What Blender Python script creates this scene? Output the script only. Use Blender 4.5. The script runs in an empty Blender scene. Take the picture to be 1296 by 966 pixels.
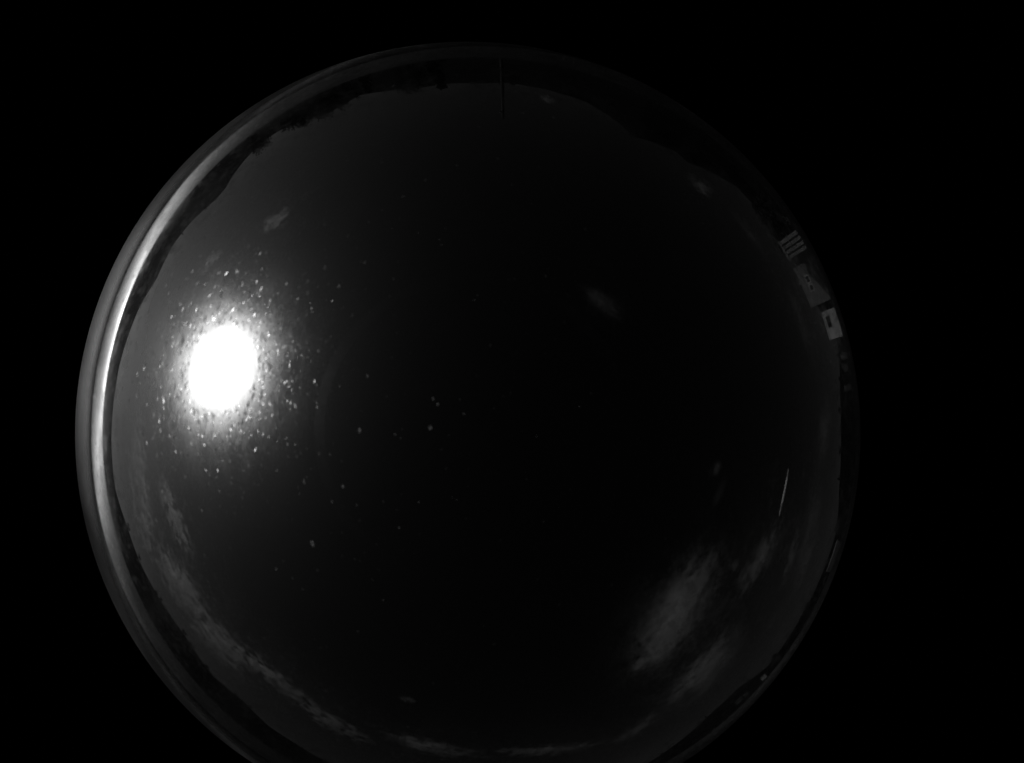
import bpy, bmesh, math, random
from mathutils import Vector, Matrix, noise
random.seed(7)
C = bpy.context.scene
PI = math.pi

# ------------------------------------------------------------------ camera
# an all-sky camera: equisolid fisheye looking straight up from a roof, tipped a few degrees
CAM = Vector((0, 0, 7.0))
W0, H0 = 1296.0, 966.0           # frame proportions
CX, CY, F2 = 592.0, 550.0, 662.0  # optical axis and twice the focal length, in the same units
TILT = math.radians(3.7)
base = Matrix(((-1, 0, 0), (0, 1, 0), (0, 0, -1)))          # right, up, back as columns
rot = Matrix.Rotation(TILT, 3, 'Y') @ base
cd = bpy.data.cameras.new("camera")
cam = bpy.data.objects.new("camera", cd)
C.collection.objects.link(cam)
cam.location = CAM
cam.rotation_euler = rot.to_euler()
cd.type = 'PANO'
cd.panorama_type = 'FISHEYE_EQUISOLID'
cd.sensor_fit = 'HORIZONTAL'
cd.sensor_width = 36.0
cd.fisheye_lens = F2 / 2 * 36.0 / W0
cd.fisheye_fov = 4 * math.asin(497.0 / F2)
cd.shift_x = (W0 / 2 - CX) / W0
cd.shift_y = (CY - H0 / 2) / H0
cd.dof.use_dof = True; cd.dof.focus_distance = 200.0; cd.lens = 50; cd.dof.aperture_fstop = 62
cd.clip_start = 0.005
cd.clip_end = 200000
C.camera = cam

def ray(px, py):
    """world direction seen at a point of the frame"""
    dx, dy = px - CX, CY - py
    r = math.hypot(dx, dy)
    th = 2 * math.asin(min(1, r / F2))
    v = Vector((dx / r * math.sin(th), dy / r * math.sin(th), -math.cos(th)))
    return rot @ v
def azel(px, py):
    v = ray(px, py)
    return math.atan2(v.y, v.x), math.asin(v.z)

SUN = ray(281, 466)
SUN_EL = math.asin(SUN.z)

# ------------------------------------------------------------------ light
w = bpy.data.worlds.new("World"); C.world = w; w.use_nodes = True
nt = w.node_tree; N = nt.nodes; L = nt.links
for n in list(N): N.remove(n)
out = N.new('ShaderNodeOutputWorld'); bg = N.new('ShaderNodeBackground')
sky = N.new('ShaderNodeTexSky'); sky.sky_type = 'NISHITA'; sky.sun_disc = False
sky.sun_elevation = SUN_EL
sky.sun_rotation = math.atan2(SUN.x, SUN.y)
sky.altitude = 500; sky.air_density = 0.8; sky.dust_density = 1.0; sky.ozone_density = 5.0
sep = N.new('ShaderNodeSeparateColor')
L.new(sky.outputs[0], sep.inputs[0])
# the camera is monochrome behind a red filter; hazy air adds a forward-scattered aureole round the sun
def mth(op, a, b=None):
    n = N.new('ShaderNodeMath'); n.operation = op
    for i, x in enumerate((a, b)):
        if x is None: continue
        if isinstance(x, (int, float)): n.inputs[i].default_value = x
        else: L.new(x, n.inputs[i])
    return n.outputs[0]
tcw = N.new('ShaderNodeTexCoord'); dt = N.new('ShaderNodeVectorMath'); dt.operation = 'DOT_PRODUCT'
nrm = N.new('ShaderNodeVectorMath'); nrm.operation = 'NORMALIZE'
L.new(tcw.outputs['Generated'], nrm.inputs[0]); L.new(nrm.outputs[0], dt.inputs[0]); dt.inputs[1].default_value = SUN
beta = mth('ARCCOSINE', mth('MINIMUM', dt.outputs['Value'], 1.0))
def lobe(k, deg, p=1.0):      # k * exp(-(beta/deg)^p)
    return mth('MULTIPLY', mth('EXPONENT', mth('MULTIPLY', mth('POWER', mth('MULTIPLY', beta, 1/math.radians(deg)), p), -1.0)), k)
mie = mth('ADD', lobe(9.5, 25.0), 1.0)
core = lobe(900.0, 9.2, 3.2)
val = mth('ADD', mth('MULTIPLY', sep.outputs[0], mie), core)
L.new(val, bg.inputs[0])
bg.inputs[1].default_value = 0.05
L.new(bg.outputs[0], out.inputs[0])

sd = bpy.data.lights.new("sun", 'SUN'); sd.energy = 5.0; sd.angle = math.radians(0.53)
sd.color = (1, 1, 1)
so = bpy.data.objects.new("sun", sd); C.collection.objects.link(so)
so.rotation_euler = SUN.to_track_quat('Z', 'Y').to_euler()

C.view_settings.view_transform = 'Standard'
C.view_settings.look = 'None'
C.view_settings.gamma = 1
C.view_settings.exposure = -5.0
C.cycles.volume_step_rate = 1.0
C.cycles.volume_max_steps = 64
C.cycles.max_bounces = 8
C.cycles.volume_bounces = 4
C.cycles.transparent_max_bounces = 24

# ------------------------------------------------------------------ helpers
def link(o, parent=None):
    C.collection.objects.link(o)
    if parent is not None: o.parent = parent
    return o
def tag(o, label=None, cat=None, group=None, kind=None):
    if label: o['label'] = label
    if cat: o['category'] = cat
    if group: o['group'] = group
    if kind: o['kind'] = kind
    return o
def empty(name, loc, rz=0.0):
    o = bpy.data.objects.new(name, None); link(o)
    o.location = loc; o.rotation_euler = (0, 0, rz); o.empty_display_size = .3
    return o
def obj(name, bm, m, parent=None, smooth=False):
    me = bpy.data.meshes.new(name); bm.to_mesh(me); bm.free()
    if smooth:
        for p in me.polygons: p.use_smooth = True
    if m: me.materials.append(m)
    return link(bpy.data.objects.new(name, me), parent)
def copy_tree(o, parent=None):
    c = o.copy(); C.collection.objects.link(c)
    if parent is not None: c.parent = parent
    for ch in list(o.children): copy_tree(ch, c)
    return c
def box(bm, x0, x1, y0, y1, z0, z1):
    v = [bm.verts.new(p) for p in ((x0,y0,z0),(x1,y0,z0),(x1,y1,z0),(x0,y1,z0),(x0,y0,z1),(x1,y0,z1),(x1,y1,z1),(x0,y1,z1))]
    for f in ((0,3,2,1),(4,5,6,7),(0,1,5,4),(1,2,6,5),(2,3,7,6),(3,0,4,7)):
        bm.faces.new([v[i] for i in f])
def boxobj(name, m, parent, *b):
    bm = bmesh.new(); box(bm, *b)
    bmesh.ops.bevel(bm, geom=bm.edges[:], offset=min(.02, .12*min(b[1]-b[0], b[3]-b[2], b[5]-b[4])), segments=1, affect='EDGES')
    return obj(name, bm, m, parent)
def tube(bm, pts, rads, n=8):
    rings = []
    for i, (p, r) in enumerate(zip(pts, rads)):
        a = pts[min(i+1, len(pts)-1)] - pts[max(i-1, 0)]
        q = a.to_track_quat('Z', 'Y')
        rings.append([bm.verts.new(p + q @ Vector((r*math.cos(t*2*PI/n), r*math.sin(t*2*PI/n), 0))) for t in range(n)])
    for a, b in zip(rings, rings[1:]):
        for k in range(n): bm.faces.new((a[k], a[(k+1)%n], b[(k+1)%n], b[k]))
    bm.faces.new(rings[0][::-1]); bm.faces.new(rings[-1])
def lathe(bm, prof, n=96, close=False):
    rings = [[bm.verts.new((r*math.cos(k*2*PI/n), r*math.sin(k*2*PI/n), z)) for k in range(n)] for r, z in prof]
    for a, b in zip(rings, rings[1:]):
        for k in range(n): bm.faces.new((a[k], a[(k+1)%n], b[(k+1)%n], b[k]))
    if close:
        bm.faces.new(rings[0][::-1]); bm.faces.new(rings[-1])

def material(name, col, rough=.8, var=.3, scale=3.0, bump=.0, metal=0.0):
    m = bpy.data.materials.new(name); m.use_nodes = True
    t = m.node_tree; n = t.nodes; l = t.links; b = n['Principled BSDF']
    tc = n.new('ShaderNodeTexCoord'); nz = n.new('ShaderNodeTexNoise'); cr = n.new('ShaderNodeValToRGB')
    nz.inputs['Scale'].default_value = scale; nz.inputs['Detail'].default_value = 6
    cr.color_ramp.elements[0].position = .3; cr.color_ramp.elements[1].position = .7
    a = col*(1-var); c = min(1, col*(1+var))
    cr.color_ramp.elements[0].color = (a, a, a, 1); cr.color_ramp.elements[1].color = (c, c, c, 1)
    l.new(tc.outputs['Object'], nz.inputs['Vector']); l.new(nz.outputs[0], cr.inputs[0]); l.new(cr.outputs[0], b.inputs['Base Color'])
    b.inputs['Roughness'].default_value = rough; b.inputs['Metallic'].default_value = metal
    if rough >= .95 or 'foliage' in name or 'plaster' in name: b.inputs['Specular IOR Level'].default_value = .03
    if bump:
        bp = n.new('ShaderNodeBump'); bp.inputs['Strength'].default_value = bump
        l.new(nz.outputs[0], bp.inputs['Height']); l.new(bp.outputs[0], b.inputs['Normal'])
    return m
M = {}
M['white'] = material('white_plaster', .55, .85, .12, 1.2, .1)
M['cream'] = material('weathered_plaster', .20, .9, .25, .8, .1)
M['grey'] = material('grey_plaster', .30, .9, .2, .9, .1)
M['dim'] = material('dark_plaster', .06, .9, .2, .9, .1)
M['roof'] = material('roof_tile', .16, .85, .3, 2.0, .2)
M['concrete'] = material('concrete', .25, .9, .2, 1.5, .1)
M['glass'] = material('dark_glass', .02, .1, .1, 1)
M['frame'] = material('window_frame', .35, .5, .1, 4)
M['lintel'] = material('window_surround', .5, .8, .1, 4)
M['ground'] = material('dark_scrub_ground', .010, .95, .5, .02)
M['leaf'] = material('foliage', .03, .7, .4, .7)
M['bark'] = material('bark', .06, .9, .3, 5, .3)
M['steel'] = material('galvanised_steel', .18, .45, .2, 8, 0, .6)
M['black'] = material('black_paint', .02, .5, .2, 30)

# ------------------------------------------------------------------ terrain
SKY = [(142,554),(146,499),(152,464),(162,429),(179,387),(199,354),(219,312),(229,298),(244,280),(274,254),(286,239),(308,206),(338,177),
 (353,167),(378,157),(420,143),(455,122),(500,115),(540,109),(600,107),(650,107),(672,111),(714,121),(744,132),(769,147),(801,175),(853,192),
 (868,206),(903,221),(930,236),(953,260),(964,280),(975,297),(1005,330),(1030,385),(1047,410),(1059,432),(1062,499),(1063,537),(1063,574),(1061,620),
 (1056,684),(1040,735),(1022,775),(1000,814),(975,840),(934,870),(904,898),(858,939),(822,964),(760,992),(680,1012),(600,1012),(520,1003),(460,985),(420,966),(394,953),
 (364,934),(339,917),(309,887),(270,854),(234,802),(198,749),(179,713),(162,666),(147,619)]
prof = sorted(azel(*p) for p in SKY)
def skyline(az):
    az = (az + PI) % (2*PI) - PI
    for i in range(len(prof)):
        a0, e0 = prof[i]; a1, e1 = prof[(i+1) % len(prof)]
        if i == len(prof)-1: a1 += 2*PI
        if a0 <= az <= a1 or (i == len(prof)-1 and az + 2*PI <= a1 and az < prof[0][0]):
            if az < a0: az += 2*PI
            t = (az-a0)/max(1e-9, a1-a0)
            return e0+(e1-e0)*t
    return prof[0][1]
def ridge_r(az):
    return 900 + 450*noise.noise(Vector((math.cos(az)*1.7, math.sin(az)*1.7, 3.1)))
def height(x, y):
    r = math.hypot(x, y); az = math.atan2(y, x); R = ridge_r(az)
    E = max(.002, skyline(az))
    top = CAM.z + R*math.tan(E) - 3.0
    if r <= 70: h = 0
    elif r <= R:
        t = (r-70)/(R-70); h = top*(t**1.6)*(1.0)
    else:
        t = min(1, (r-R)/(2.2*R)); h = top*(1 - t*t*(3-2*t))
    if r > 70:
        k = min(1, (r-70)/300)*(1 if r < R*.8 else .5)
        h += k*(1.5*noise.noise(Vector((x*.006, y*.006, 0))) + .8*noise.noise(Vector((x*.03, y*.03, 5))))*(.4 if r < R else 1)
    return h
bm = bmesh.new()
radii = [0.01]+[7*(1.16**i) for i in range(16)]
while radii[-1] < 3200: radii.append(radii[-1]*1.075)
radii += [5000, 9000, 16000, 30000, 60000]
NA = 540
rings = []
for r in radii:
    rings.append([bm.verts.new((r*math.cos(k*2*PI/NA), r*math.sin(k*2*PI/NA), height(r*math.cos(k*2*PI/NA), r*math.sin(k*2*PI/NA)))) for k in range(NA)])
for a, b in zip(rings, rings[1:]):
    for k in range(NA): bm.faces.new((a[k], b[k], b[(k+1)%NA], a[(k+1)%NA]))
bm.faces.new(rings[0])
g = obj('ground', bm, M['ground'], smooth=True); g['kind'] = 'structure'

# ------------------------------------------------------------------ the camera's dome (axis = optical axis)
def mix_bsdf(name, parts, tint=1.0):
    """transparent base plus weighted lobes: [(weight, kind, rough, ior, noise scale or None, lo, hi)]"""
    m = bpy.data.materials.new(name); m.use_nodes = True
    t = m.node_tree; n = t.nodes; l = t.links
    for x in list(n): n.remove(x)
    o = n.new('ShaderNodeOutputMaterial'); base = n.new('ShaderNodeBsdfTransparent')
    base.inputs[0].default_value = (tint, tint, tint, 1)
    cur = base.outputs[0]; tc = n.new('ShaderNodeTexCoord')
    for wgt, kind, rough, ior, sc, lo, hi in parts:
        s = n.new({'refr': 'ShaderNodeBsdfRefraction', 'gloss': 'ShaderNodeBsdfGlossy', 'diff': 'ShaderNodeBsdfDiffuse', 'trans': 'ShaderNodeBsdfTranslucent'}[kind])
        if kind in ('refr', 'gloss'): s.inputs['Roughness'].default_value = rough
        if kind == 'refr': s.inputs['IOR'].default_value = ior
        mx = n.new('ShaderNodeMixShader'); l.new(cur, mx.inputs[1]); l.new(s.outputs[0], mx.inputs[2])
        if sc is None: mx.inputs[0].default_value = wgt
        else:
            nz = n.new('ShaderNodeTexNoise'); nz.inputs['Scale'].default_value = sc; nz.inputs['Detail'].default_value = 7; nz.inputs['Roughness'].default_value = .65
            mr = n.new('ShaderNodeMapRange'); mr.inputs[1].default_value = lo; mr.inputs[2].default_value = hi
            mr.inputs[3].default_value = wgt*.25 if lo < .5 else 0.0; mr.inputs[4].default_value = wgt
            mp = n.new('ShaderNodeMapping'); mp.inputs['Scale'].default_value = (1, .45, 1)      # smears run one way
            l.new(tc.outputs['Object'], mp.inputs[0]); l.new(mp.outputs[0], nz.inputs['Vector']); l.new(nz.outputs[0], mr.inputs[0]); l.new(mr.outputs[0], mx.inputs[0])
        cur = mx.outputs[0]
    l.new(cur, o.inputs[0])
    return m
RD = 0.075
def pol(deg, r=RD): return (r*math.sin(math.radians(deg)), r*math.cos(math.radians(deg)))
dm = bpy.data.objects.new('all_sky_camera', None); link(dm)
dm.location = CAM       # the dome stands level, the lens inside it leans a little
tag(dm, 'clear dusty hemispherical dome of the all sky camera with a glossy base ring', 'camera')
M['acrylic'] = mix_bsdf('dusty_acrylic', [(.42, 'refr', .66, 1.45, 110, .40, .60), (.8, 'refr', .58, 1.45, 430, .54, .66), (.85, 'refr', .62, 1.45, 1100, .56, .68)])
M['bead'] = mix_bsdf('acrylic_rim', [(.35, 'refr', .55, 1.45, None, 0, 0), (.25, 'gloss', .45, 1, None, 0, 0)], .8)
M['skirt'] = mix_bsdf('frosted_collar', [(.85, 'refr', .68, 1.45, 40, .2, .55)], .7)
M['speck'] = mix_bsdf('dust_speck', [(.85, 'refr', .45, 1.45, None, 0, 0), (.25, 'trans', 0, 1, None, 0, 0)], .9)
M['droplet'] = mix_bsdf('dried_droplet', [(.75, 'trans', 0, 1, 900, .3, .6)], .9)
M['ghost'] = mix_bsdf('ghost_arc', [(.6, 'refr', .72, 1.45, 120, .1, .6)], 1.0)  # scatters sunlight to imitate a lens ghost's arc
bm = bmesh.new(); lathe(bm, [pol(a) for a in [0.01]+[3*i for i in range(1, 31)]+[91, 92, 93, 94.4, 95.8]], 128)
obj('dome', bm, M['acrylic'], dm, True)
def anodised(name, col, rough, aniso, rotn):
    m = bpy.data.materials.new(name); m.use_nodes = True
    n = m.node_tree.nodes; l = m.node_tree.links; b = n['Principled BSDF']
    b.inputs['Base Color'].default_value = (col, col, col, 1); b.inputs['Metallic'].default_value = 1
    b.inputs['Roughness'].default_value = rough; b.inputs['Anisotropic'].default_value = aniso
    b.inputs['Anisotropic Rotation'].default_value = rotn
    tg = n.new('ShaderNodeTangent'); tg.direction_type = 'RADIAL'; tg.axis = 'Z'
    l.new(tg.outputs[0], b.inputs['Tangent'])
    tc = n.new('ShaderNodeTexCoord'); nz = n.new('ShaderNodeTexNoise'); nz.inputs['Scale'].default_value = 260; nz.inputs['Detail'].default_value = 8
    n3 = n.new('ShaderNodeTexNoise'); n3.inputs['Scale'].default_value = 120; n3.inputs['Detail'].default_value = 8; c3 = n.new('ShaderNodeMapRange')
    c3.inputs[1].default_value = .38; c3.inputs[2].default_value = .55; c3.inputs[3].default_value = col*.72; c3.inputs[4].default_value = col
    l.new(tc.outputs['Object'], n3.inputs['Vector']); l.new(n3.outputs[0], c3.inputs[0]); l.new(c3.outputs[0], b.inputs['Base Color'])
    mr = n.new('ShaderNodeMapRange'); mr.inputs[3].default_value = rough*.85; mr.inputs[4].default_value = rough*1.15
    l.new(tc.outputs['Object'], nz.inputs['Vector']); l.new(nz.outputs[0], mr.inputs[0]); l.new(mr.outputs[0], b.inputs['Roughness'])
    return m
M['ring'] = anodised('brushed_aluminium', .98, .36, .97, 0)
bm = bmesh.new(); lathe(bm, [pol(95.8), (.0722, -.0085), (.0675, -.0140), (.060, -.023)], 160); bmesh.ops.reverse_faces(bm, faces=bm.faces[:])
obj('frosted_collar', bm, M['skirt'], dm, True)
bm = bmesh.new()
# rolled profile of the clamp ring: (tilt of the surface from level, arc length) from the outer lip inward and down
seg = [(13.5+6*i/12, .0165/12) for i in range(12)] + [(20+14*i/6, .0050/6) for i in range(6)] + [(34+56*i/12, .011/12) for i in range(12)]
pr = [(.1045, -.0040)]
for t, ds in seg:
    t = math.radians(t); pr.append((pr[-1][0]-ds*math.cos(t), pr[-1][1]-ds*math.sin(t)))
lathe(bm, [(.104, -.08), (pr[-1][0], -.08)] + pr[::-1] + [(.1055, -.0040), (.110, -.006), (.112, -.08)], 160)
obj('clamp_ring', bm, M['ring'], dm, True)
bm = bmesh.new(); lathe(bm, [(.0001, -.012), (.011, -.012), (.013, -.014), (.013, -.045), (.03, -.046), (.03, -.11), (.0001, -.11)], 64); obj('lens_barrel', bm, M['black'], dm, True)

# added scattering band on the dome, drawing the faint arc of a lens ghost
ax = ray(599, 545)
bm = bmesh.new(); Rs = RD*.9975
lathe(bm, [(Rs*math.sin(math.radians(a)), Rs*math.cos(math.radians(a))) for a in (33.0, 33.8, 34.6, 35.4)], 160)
sm = obj('ghost_arc', bm, M['ghost'], dm, True); sm.rotation_euler = ax.to_track_quat('Z', 'Y').to_euler()

# dust and dried drops sticking to the dome: small lenses of grit, each tilted its own way
def speck(bm, d, size, elong, ang, tilt, thick=.25):
    q = d.to_track_quat('Z', 'Y')
    up = Vector((0, 1, 0)) - d*d.y
    if up.length < .1: up = Vector((1, 0, 0)) - d*d.x
    up.normalize(); rt = up.cross(d)
    ca, sa = math.cos(ang), math.sin(ang); u = up*ca + rt*sa; v = rt*ca - up*sa
    nt_ = (d + u*tilt[0] + v*tilt[1]).normalized()
    u = (u - nt_*u.dot(nt_)).normalized(); v = nt_.cross(u)
    c = d*(RD*1.0035); n = 7
    ring = [bm.verts.new(c + (u*math.cos(k*2*PI/n)*elong + v*math.sin(k*2*PI/n))*size*random.uniform(.65, 1.15)) for k in range(n)]
    bot = bm.verts.new(c - nt_*size*thick)
    for k in range(n): bm.faces.new((ring[(k+1) % n], ring[k], bot))      # a cap bulging inward; its flat side is the dome
bm = bmesh.new(); rs = random.Random(11)
def near_sun(spread):
    a = rs.uniform(0, 2*PI); b = math.radians(8.5) + abs(rs.gauss(0, spread)); q = SUN.to_track_quat('Z', 'Y')
    return (q @ Vector((math.sin(b)*math.cos(a), math.sin(b)*math.sin(a), math.cos(b)))).normalized()
random.seed(5)
for i in range(2600):
    d = near_sun(math.radians(9))
    if d.z < .04: continue
    speck(bm, d, rs.choice((.00007, .00009, .00012, .00015, .00022)), rs.uniform(1.3, 3.2), rs.gauss(0, .35), (rs.gauss(0, .55), rs.gauss(0, .55)))
for i in range(420):
    z = rs.uniform(.05, 1); a = rs.uniform(0, 2*PI); r = math.sqrt(1-z*z)
    if Vector((r*math.cos(a), r*math.sin(a), z)).dot(SUN) > .985: continue
    speck(bm, Vector((r*math.cos(a), r*math.sin(a), z)), rs.choice((.0001, .00015, .0002)), rs.uniform(1, 2), rs.gauss(0, .4), (rs.gauss(0, .4), rs.gauss(0, .4)))
for i in range(46):      # broader smears of grime added to break up the edge of the sun's glare
    q = SUN.to_track_quat('Z', 'Y'); a = rs.uniform(0, 2*PI); b = math.radians(rs.uniform(9.0, 13.0))
    speck(bm, (q @ Vector((math.sin(b)*math.cos(a), math.sin(b)*math.sin(a), math.cos(b)))).normalized(), rs.uniform(.0004, .0009), rs.uniform(1.2, 2.4), rs.gauss(0, .4), (0, 0), .12)
for px, py, sz, el in ((345,375,.0004,1.5),(340,402,.00045,1.6),(318,394,.0004,1.6),(277,589,.0004,1.7),(241,546,.0005,1.8),(245,554,.0004,1.8),(311,574,.0004,1.5),(293,573,.0003,1.5),(300,521,.0005,1.3),(221,487,.0004,2),(198,487,.0003,1.4),(201,518,.0003,1.2),(212,478,.0004,1.2),(232,430,.0004,1.2),(238,428,.0004,1.8),(247,416,.0006,1.6),(226,435,.0004,1.5)):
    d = ray(px, py); t = (SUN - d*SUN.dot(d)); 
    speck(bm, d, sz, el, .15, (0, 0), .3)
sp = obj('dust', bm, M['speck'], dm); sp['kind'] = 'stuff'
bm = bmesh.new()
for px, py, sz, el in ((545,541,.00062,1.2),(455,545,.0005,2.0),(395,688,.0006,1.8),(350,720,.0003,1),(434,616,.0004,1.2),(385,610,.0003,3),(411,339,.0004,1.5),(462,332,.0003,1),(500,550,.0003,1),(554,512,.0003,2),(548,505,.0003,2),(465,476,.0003,2),(600,380,.0002,1),(530,636,.0002,1),(505,668,.0003,1),(372,470,.0004,1.6),(376,455,.0003,1.2),(318,520,.0003,1)):
    speck(bm, ray(px, py), sz, el, .1, (0, 0), .2)
sp = obj('dried_drops', bm, M['droplet'], dm); sp['kind'] = 'stuff'

# ------------------------------------------------------------------ the roof the camera stands on
hs = empty('camera_house', (0, 0, 0)); tag(hs, 'flat roofed house whose roof carries the all sky camera', 'house')
boxobj('wall', M['cream'], hs, -5, 5, -4, 4, -.5, 5.2)
boxobj('roof_slab', M['concrete'], hs, -5.15, 5.15, -4.15, 4.15, 5.203, 5.4)
for b in ((-5.1,5.1,-4.1,-3.95),(-5.1,5.1,3.95,4.1),(-5.1,-4.95,-3.947,3.947),(4.95,5.1,-3.947,3.947)): boxobj('parapet', M['cream'], hs, *b, 5.403, 5.65)
for x in (-3, 0, 3):
    for y in (-4.03, 4.03):
        f = boxobj('window', M['frame'], hs, x-.5, x+.5, y-.04, y+.04, 2.9, 4.1)
        boxobj('pane', M['glass'], f, x-.42, x+.42, y-.05, y+.05, 2.98, 4.02)
st = empty('camera_mast', (0, 0, 5.4)); tag(st, 'short steel mast under the all sky camera on its roof', 'mast')
bm = bmesh.new(); tube(bm, [Vector((0,0,0)), Vector((0,0,1.44))], [.03, .03], 12); obj('pole', bm, M['steel'], st)
boxobj('base_plate', M['steel'], st, -.12, .12, -.12, .12, 0, .012)
bm = bmesh.new(); lathe(bm, [(.0001, 1.442), (.16, 1.444), (.16, 1.47), (.13, 1.49), (.0001, 1.49)], 48); obj('housing', bm, M['steel'], st, True)

# ------------------------------------------------------------------ trees
def leaf_mesh(name, rx, rz, n, seed, kind):
    r = random.Random(seed); bm = bmesh.new()
    clumps = []
    for i in range(11 if kind != 'cypress' else 8):
        if kind == 'cypress': clumps.append((Vector((r.gauss(0, .15)*rx, r.gauss(0, .15)*rx, rz*(-.85+1.75*i/8))), rx*(.75 - .5*abs(i/7-.35))))
        else:
            a = r.uniform(0, 2*PI); u = r.uniform(.1, .85)
            clumps.append((Vector((u*rx*math.cos(a), u*rx*math.sin(a), r.uniform(-.6, .85)*rz*(1-.5*u))), r.uniform(.28, .5)*rx))
    for i in range(n):
        c, cr = clumps[i % len(clumps)]
        v = Vector((r.gauss(0, 1), r.gauss(0, 1), r.gauss(0, .8))).normalized()*cr*r.uniform(.45, 1.08)
        p = c + v; s = r.uniform(.10, .22)
        a = Vector((r.gauss(0,1), r.gauss(0,1), r.gauss(0,1))).normalized(); b = a.orthogonal().normalized()
        q = [bm.verts.new(p + x) for x in (a*s, b*s*.6, -a*s, -b*s*.6)]
        bm.faces.new(q)
    me = bpy.data.meshes.new(name); bm.to_mesh(me); bm.free(); me.materials.append(M['leaf']); return me, clumps
def make_tree(kind, rx, rz, th, seed):
    t = empty(kind + '_tree', (0, 0, 0))
    me, clumps = leaf_mesh('crown', rx, rz, 1500, seed, kind)
    c = link(bpy.data.objects.new('crown', me), t); zc = th + rz*.75; c.location = (0, 0, zc)
    bm = bmesh.new(); tube(bm, [Vector((0,0,-.8)), Vector((.05,.03,th*.5)), Vector((0,0,th)), Vector((.05,0,zc))], [.20, .15, .12, .04])
    for p, cr in clumps[:6]: tube(bm, [Vector((0,0,th*.85)), Vector((p.x*.45, p.y*.45, th+ (p.z+rz*.75)*.4)), Vector((p.x, p.y, p.z+zc))], [.09, .05, .02], 6)
    obj('trunk', bm, M['bark'], t); return t
protos = {}
def tree(kind, px, py, dist, top, label, group=None, width=1.0):
    """a tree whose crown reaches `top` (frame point) at a distance"""
    key = kind
    spec = {'olive': (2.6, 1.9, 1.5, 3), 'pine': (3.4, 1.7, 3.2, 8), 'cypress': (1.1, 3.6, .6, 5), 'carob': (3.2, 2.4, 1.2, 13)}[kind]
    az, _ = azel(px, py); _, el = azel(*top)
    x, y = dist*math.cos(az), dist*math.sin(az); z = height(x, y)
    need = CAM.z + dist*math.tan(el) - z
    hh = spec[2] + spec[1]*1.7
    if key not in protos: protos[key] = o = make_tree(kind, *spec)
    else: o = copy_tree(protos[key])
    sc = max(.35, need/hh)
    o.location = (x, y, z); o.rotation_euler = (0, 0, random.uniform(0, 6.28)); o.scale = (sc*width, sc*width, sc)
    tag(o, label, 'tree', group)
    if group is None and 'group' in o: del o['group']
    return o
random.seed(3)
tree('pine', 398, 145, 60, (398, 153), 'tall dark pine furthest left of the clumps on the upper skyline', width=.5)
tree('pine', 410, 140, 66, (409, 149), 'lower round pine beside the tallest clump on the upper skyline', width=.45)
tree('carob', 431, 130, 62, (432, 139), 'bushy dark tree standing between two dips of the upper skyline', width=.4)
tree('carob', 443, 126, 75, (441, 131), 'small bushy tree at the right foot of the dark clump on the upper skyline', width=.4)
tree('cypress', 468, 118, 90, (468, 121), 'slim cypress on the upper skyline between the bushy tree and the low house')
tree('olive', 512, 110, 70, (513, 117), 'spreading olive tree left of the low pale house on the upper skyline', width=.4)
tree('olive', 524, 108, 66, (524, 114), 'olive tree nearest the low pale house on the upper skyline', width=.35)
tree('cypress', 556, 105, 60, (557, 118), 'narrow cypress right of the low pale house on the upper skyline', width=.8)
tree('carob', 330, 185, 110, (334, 190), 'bushy tree on the skyline above and right of the sun', width=.6)
tree('olive', 378, 155, 95, (378, 162), 'lone olive tree on the slope left of the tall pine clump', width=.5)
tree('cypress', 953, 262, 100, (950, 264), 'slim cypress on the upper right skyline above the houses')
tree('carob', 981, 292, 85, (976, 297), 'bushy dark tree behind the balcony house on the right', width=.9)
tree('pine', 992, 305, 80, (987, 308), 'dark pine touching the balcony house on the right', width=.8)
for i in range(46):        # scrub trees along the ridges
    az = random.uniform(0, 2*PI)
    R = ridge_r(az)*random.uniform(.82, 1.0)
    x, y = R*math.cos(az), R*math.sin(az); z = height(x, y)
    k = random.choice(('olive', 'carob', 'cypress', 'carob'))
    o = copy_tree(protos[k]); o.location = (x, y, z-.5); sc = random.uniform(1.2, 2.6)
    o.scale = (sc*1.3, sc*1.3, sc); o.rotation_euler = (0, 0, random.uniform(0, 6.28))
    # world +x is the left of the frame, +y its top
    place = ('left', 'upper left', 'top', 'upper right', 'right', 'lower right', 'bottom', 'lower left')[int((az + PI/8) // (PI/4)) % 8]
    kind_ = {'olive': 'olive tree', 'carob': 'bushy tree', 'cypress': 'cypress'}[k]
    size_ = 'tiny' if sc < 1.9 else 'small'
    key_ = (kind_, place, size_)
    tag(o, size_ + ' ' + kind_ + ' far off on the ' + place + ' ridge line', 'tree', size_ + ' ' + kind_ + ' specimens on the ridge, ' + place)

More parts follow.
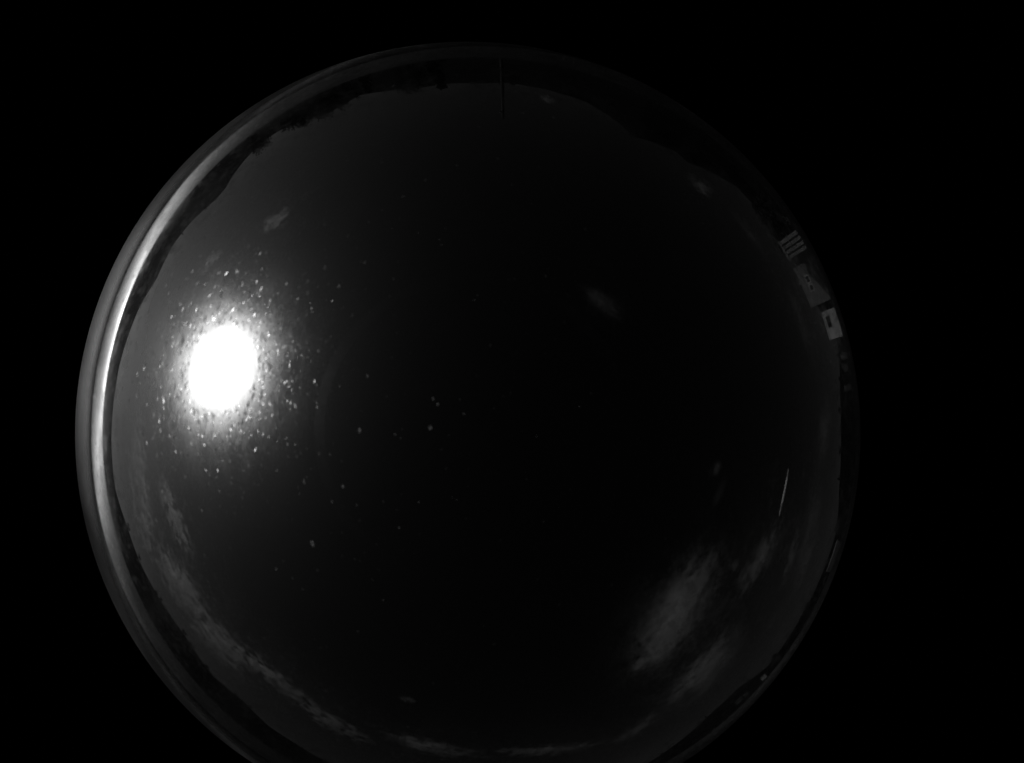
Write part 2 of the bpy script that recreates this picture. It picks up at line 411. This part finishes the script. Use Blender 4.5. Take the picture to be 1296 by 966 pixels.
# ------------------------------------------------------------------ houses
def house(name, label, corner_l, corner_r, dist, depth, wall='cream', cat='house', wins=(), roof='flat', extra=None, group=None, top_el=None):
    """front wall spans the azimuths of two frame points that lie on its roof line, facing the camera; local +x runs along the wall, +y away"""
    a0, e0 = azel(*corner_l); a1, e1 = azel(*corner_r)
    am = (a0+a1)/2; width = 2*dist*math.tan(abs(a0-a1)/2)
    ztop = CAM.z + dist*math.tan((e0+e1)/2)
    x, y = dist*math.cos(am), dist*math.sin(am)
    zg = min(height(x, y), height(x+depth*math.cos(am), y+depth*math.sin(am))) - .3
    h = empty(name, (x, y, zg), am - PI/2); H = ztop - zg
    # seen from inside the frame, larger azimuth = local -x
    tag(h, label, cat, group)
    w2 = width/2
    boxobj('wall', M[wall], h, -w2, w2, 0, depth, 0, H-.25)
    if roof == 'flat':
        boxobj('roof', M['concrete'], h, -w2-.15, w2+.15, -.15, depth+.15, H-.247, H-.10)
        boxobj('parapet', M[wall], h, -w2, w2, -.05, .12, H-.097, H+.12)
    else:
        bm = bmesh.new()
        v = [bm.verts.new(p) for p in ((-w2-.3,-.3,H-.25),(w2+.3,-.3,H-.25),(w2+.3,depth+.3,H-.25),(-w2-.3,depth+.3,H-.25),(-w2-.3,depth/2,H+.6),(w2+.3,depth/2,H+.6))]
        for f in ((0,1,5,4),(3,4,5,2),(0,4,3),(1,2,5),(0,3,2,1)): bm.faces.new([v[i] for i in f])
        obj('roof', bm, M['roof'], h)
    for (u0, u1, z0, z1, bold) in wins:     # fractions along the wall, metres below the roof line
        xa, xb = -w2+u0*width, -w2+u1*width; za, zb = H-z1, H-z0
        t = .16 if not bold else bold
        f = bpy.data.objects.new('window', None)
        bm = bmesh.new()
        box(bm, xa-t, xb+t, -.12, .06, zb, zb+t); box(bm, xa-t, xb+t, -.14, .06, za-t, za)
        box(bm, xa-t, xa, -.11, .06, za+.001, zb-.001); box(bm, xb, xb+t, -.11, .06, za+.001, zb-.001)
        f = obj('window', bm, M['lintel' if bold else 'frame'], h)
        boxobj('pane', M['glass'], f, xa, xb, -.03, .05, za, zb)
        if xb-xa > .8: boxobj('mullion', M['frame'], f, (xa+xb)/2-.03, (xa+xb)/2+.03, -.06, -.031, za, zb)
    if extra: extra(h, w2, H, depth)
    return h

def deg_m(dist, px): return dist*math.radians(px/4.05)
# local +x is away from larger azimuth; on the right of the frame that is downwards in the picture
house('white_house', 'brightest white house on the right with one long dark window', (1041, 395), (1049, 431), 60, 7, 'white',
      wins=[(.42, .80, .75, 1.95, 0)])
def dish(h, w2, H, depth):
    boxobj('chimney', M['cream'], h, w2*.2, w2*.2+.5, 2, 2.5, H, H+.9)
house('long_house', 'long dim house on the right with a pale surround round two dark windows', (1003, 341), (1028, 389), 74, 9, 'cream',
      wins=[(.36, .48, 2.6, 3.9, .28), (.56, .70, 2.6, 3.9, .28)], extra=dish)
def pil(h, w2, H, depth):
    n = 4
    for k in range(n):
        x = -w2 + (k+.5)*2*w2/n
        boxobj('pillar', M['grey'], h, x-.3, x+.3, -.9, -.4, 0, H-.5)
    for z in (H-.5, H-3.3): boxobj('balcony_slab', M['concrete'], h, -w2-.1, w2+.1, -1.1, -.003, z, z+.2)
house('balcony_house', 'small house on the right with a row of pale pillars before its wall', (985, 307), (999, 330), 62, 7, 'cream', extra=pil)
house('low_house', 'low pale house on the upper skyline between an olive tree and a cypress', (528, 111), (551, 109), 140, 8, 'white', wins=[(.2,.35,.8,2,0),(.6,.75,.8,2,0)])
house('ridge_house', 'tiny pale house on the ridge right of the utility pole', (681, 108), (688, 111), 760, 9, 'white')
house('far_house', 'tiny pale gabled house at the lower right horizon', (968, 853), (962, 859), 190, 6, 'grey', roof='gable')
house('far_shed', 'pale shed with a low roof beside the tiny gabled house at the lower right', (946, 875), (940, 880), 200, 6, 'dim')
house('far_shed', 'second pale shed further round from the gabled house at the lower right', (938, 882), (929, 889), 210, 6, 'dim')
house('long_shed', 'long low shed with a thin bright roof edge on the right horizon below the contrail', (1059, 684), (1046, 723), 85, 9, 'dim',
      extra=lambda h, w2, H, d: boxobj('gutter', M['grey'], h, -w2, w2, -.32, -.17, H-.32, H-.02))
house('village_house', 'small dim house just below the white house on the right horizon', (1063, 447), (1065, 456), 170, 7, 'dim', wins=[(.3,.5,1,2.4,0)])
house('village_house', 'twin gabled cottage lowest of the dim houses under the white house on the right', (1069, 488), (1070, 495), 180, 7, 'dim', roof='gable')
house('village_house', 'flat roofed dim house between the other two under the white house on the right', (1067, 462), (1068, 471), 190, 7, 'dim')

# utility pole standing clear of the upper skyline
az, el = azel(636, 150); dpo = 34.0
x, y = dpo*math.cos(az), dpo*math.sin(az); zg = height(x, y)
up = empty('utility_pole', (x, y, zg), az); tag(up, 'dark wooden pole rising above the top skyline', 'pole')
top = CAM.z + dpo*math.tan(el) - zg
bm = bmesh.new(); tube(bm, [Vector((0,0,-.5)), Vector((0,0,top*.5)), Vector((0,.05,top))], [.21, .18, .15], 12); obj('pole', bm, M['bark'], up)
boxobj('cap', M['steel'], up, -.17, .17, -.12, .22, top+.002, top+.06)
boxobj('bracket', M['steel'], up, -.25, .25, -.30, -.172, top-1.2, top-1.0)

# ------------------------------------------------------------------ contrail: a thin streak of ice cloud, sunlit
M['ice'] = material('contrail_ice', .9, 1, .1, .001)
a_, b_ = ray(998, 593), ray(986, 653)
Dn = 9000.0
pa, pb = CAM + a_*Dn, CAM + b_*Dn
bm = bmesh.new(); npt = 24
tube(bm, [pa.lerp(pb, i/npt) for i in range(npt+1)], [8 + 52*math.sin(PI*min(1, (i/npt)*1.0))**.7*(.6+.4*i/npt) for i in range(npt+1)], 10)
ct = obj('contrail', bm, None); 

def cloud_mat(name, dens, aniso, scale, lo, hi, streak=.55):
    m = bpy.data.materials.new(name); m.use_nodes = True
    n = m.node_tree.nodes; l = m.node_tree.links
    for x in list(n): n.remove(x)
    o = n.new('ShaderNodeOutputMaterial'); pv = n.new('ShaderNodeVolumePrincipled')
    pv.inputs['Anisotropy'].default_value = aniso; pv.inputs['Color'].default_value = (.98, .98, .98, 1)
    tc = n.new('ShaderNodeTexCoord'); ln = n.new('ShaderNodeVectorMath'); ln.operation = 'LENGTH'
    l.new(tc.outputs['Object'], ln.inputs[0])
    fall = n.new('ShaderNodeMapRange'); fall.interpolation_type = 'SMOOTHSTEP'
    fall.inputs[1].default_value = 1.0; fall.inputs[2].default_value = .0; fall.inputs[3].default_value = 0; fall.inputs[4].default_value = 1
    l.new(ln.outputs['Value'], fall.inputs[0])
    ge = n.new('ShaderNodeNewGeometry'); mp = n.new('ShaderNodeMapping'); mp.inputs['Scale'].default_value = (.001, .001, .0022)
    l.new(ge.outputs['Position'], mp.inputs[0])
    nz = n.new('ShaderNodeTexNoise'); nz.inputs['Scale'].default_value = scale; nz.inputs['Detail'].default_value = 5; nz.inputs['Roughness'].default_value = .62
    l.new(mp.outputs[0], nz.inputs['Vector'])
    ad = n.new('ShaderNodeMath'); ad.operation = 'MULTIPLY_ADD'; ad.inputs[1].default_value = .42; l.new(fall.outputs[0], ad.inputs[0])
    st = n.new('ShaderNodeMapRange'); st.clamp = False; st.inputs[1].default_value = .34; st.inputs[2].default_value = .66
    oi = n.new('ShaderNodeObjectInfo'); sm_ = n.new('ShaderNodeVectorMath'); sm_.operation = 'ADD'
    l.new(tc.outputs['Object'], sm_.inputs[0]); l.new(oi.outputs['Location'], sm_.inputs[1])
    n2 = n.new('ShaderNodeTexNoise'); n2.inputs['Scale'].default_value = 2.2; n2.inputs['Detail'].default_value = 6; n2.inputs['Roughness'].default_value = .6; n2.inputs['Distortion'].default_value = .5
    m2 = n.new('ShaderNodeMapping'); m2.inputs['Scale'].default_value = (.8, 1.7, 1); l.new(sm_.outputs[0], m2.inputs[0]); l.new(m2.outputs[0], n2.inputs['Vector'])
    mm = n.new('ShaderNodeMath'); mm.operation = 'MULTIPLY_ADD'; mm.inputs[1].default_value = streak; l.new(n2.outputs[0], mm.inputs[0])
    m3 = n.new('ShaderNodeMath'); m3.operation = 'MULTIPLY'; m3.inputs[1].default_value = 1 - streak; l.new(nz.outputs[0], m3.inputs[0]); l.new(m3.outputs[0], mm.inputs[2])
    l.new(mm.outputs[0], st.inputs[0]); l.new(st.outputs[0], ad.inputs[2])
    mr = n.new('ShaderNodeMapRange'); mr.inputs[1].default_value = lo; mr.inputs[2].default_value = hi; mr.inputs[3].default_value = 0; mr.inputs[4].default_value = dens
    l.new(ad.outputs[0], mr.inputs[0])
    ml = n.new('ShaderNodeMath'); ml.operation = 'MULTIPLY'; l.new(mr.outputs[0], ml.inputs[0]); l.new(fall.outputs[0], ml.inputs[1])
    l.new(ml.outputs[0], pv.inputs['Density']); l.new(pv.outputs[0], o.inputs['Volume'])
    return m
M['cloud'] = cloud_mat('cloud_vapour', .0082, .40, 4.0, .56, .98, .38)
M['lit_cloud'] = cloud_mat('torn_cloud', .0125, .60, 4.2, .58, .95, .2)
M['wisp'] = cloud_mat('thin_cloud', .0036, .45, 1.8, .45, 1.1)
ct.data.materials.append(M['ice'])
tag(ct, 'short bright contrail low over the right horizon', 'contrail')
bm = bmesh.new(); bmesh.ops.create_icosphere(bm, subdivisions=3, radius=1)
cme = bpy.data.meshes.new('cloud'); bm.to_mesh(cme); bm.free()
def cloud(p0, p1, width, label, mat='cloud', dist=7000.0, group=None, deep=.5):
    """an ellipsoid of broken vapour between two frame points; width in degrees across"""
    A, B = CAM + ray(*p0)*dist, CAM + ray(*p1)*dist
    c = (A+B)/2; L_ = (B-A).length/2; w_ = dist*math.radians(width)/2
    me = cme.copy(); me.materials.append(M[mat])
    o = link(bpy.data.objects.new('cloud', me))
    xa = (B-A).normalized(); za = (c-CAM).normalized(); ya = za.cross(xa).normalized(); za = xa.cross(ya)
    o.matrix_world = Matrix.Translation(c) @ Matrix((xa, ya, za)).transposed().to_4x4() @ Matrix.Diagonal((L_*1.45, w_*1.5, max(w_, L_*.25)*deep*1.6, 1))
    tag(o, label, 'cloud', group); return o
cloud((905,690), (800,850), 13, 'large ragged cloud at the lower right, nearest the middle of the sky')
cloud((880,725), (835,810), 9, 'dense core of the large ragged cloud at the lower right')
cloud((935,785), (830,900), 6.5, 'long curved cloud below the large ragged one at the lower right')
cloud((935,800), (862,892), 7, 'soft grey veil between the long curved cloud and the lower right horizon', 'wisp', deep=.8)
cloud((862,812), (792,852), 4.5, 'frayed lower left tail of the large ragged cloud')
cloud((925,745), (885,800), 3.5, 'loose shred of cloud between the large ragged cloud and the long curved one', 'wisp')
cloud((1012,660), (985,755), 2.6, 'narrow shred of cloud between the streaky cloud and the faint right horizon veil')
cloud((1003,745), (960,812), 2.8, 'low shred of cloud just above the lower right horizon', 'wisp')
cloud((920,600), (898,650), 2.2, 'very faint wisp halfway down the sky, left of the contrail', 'wisp')
cloud((845,895), (770,945), 3.5, 'small tail of cloud at the bottom right edge of the sky')
cloud((990,655), (925,760), 6, 'streaky cloud under the contrail at the lower right')
cloud((1034,600), (1000,760), 5, 'faint long veil of cloud along the right horizon below the contrail', 'wisp', deep=.8)
cloud((1045,480), (1035,600), 4, 'faint veil of cloud hugging the right horizon beside the contrail', 'wisp', deep=.8)
cloud((915,582), (898,604), 2.5, 'tiny wisp of cloud left of the contrail')
cloud((934,708), (922,724), 3, 'tiny round puff above the long curved cloud')
cloud((735,365), (790,402), 4.5, 'small faint cloud right of the middle of the sky', 'wisp')
cloud((870,222), (905,250), 4, 'small faint cloud on the upper right horizon')
cloud((925,262), (975,335), 3.2, 'thin band of cloud over the upper right houses', 'wisp')
cloud((985,345), (1033,470), 3.2, 'thin band of cloud left of the white house on the right', 'wisp')
cloud((683,122), (703,128), 2.4, 'tiny cloud above the ridge house at the top')
cloud((328,294), (368,266), 4, 'small bright cloud above and right of the sun', 'lit_cloud')
cloud((252,346), (280,318), 2.4, 'thin slanting cloud just above the sun', 'lit_cloud')
cloud((186,455), (172,545), 3.5, 'thin upright cloud between the sun and the left horizon', 'wisp')
cloud((176,530), (192,705), 5.5, 'long thin cloud lying along the left horizon', 'lit_cloud')
cloud((203,600), (243,705), 4.2, 'bright curling cloud below and left of the sun', 'lit_cloud')
cloud((200,690), (262,790), 7, 'broken cloud at the lower left horizon', 'lit_cloud')
cloud((240,770), (318,850), 7, 'broad soft cloud low on the bottom left horizon', 'lit_cloud')
cloud((300,815), (400,895), 4.5, 'long ragged cloud along the bottom left horizon', 'lit_cloud')
cloud((375,885), (470,940), 4.5, 'grey cloud bank right of the ragged one at the bottom left', 'lit_cloud')
cloud((480,925), (620,958), 4, 'row of low cloud along the bottom horizon')
cloud((620,950), (770,938), 3, 'low thin cloud at the bottom right of centre')
cloud((505,882), (528,890), 2, 'tiny wisp above the bottom horizon')
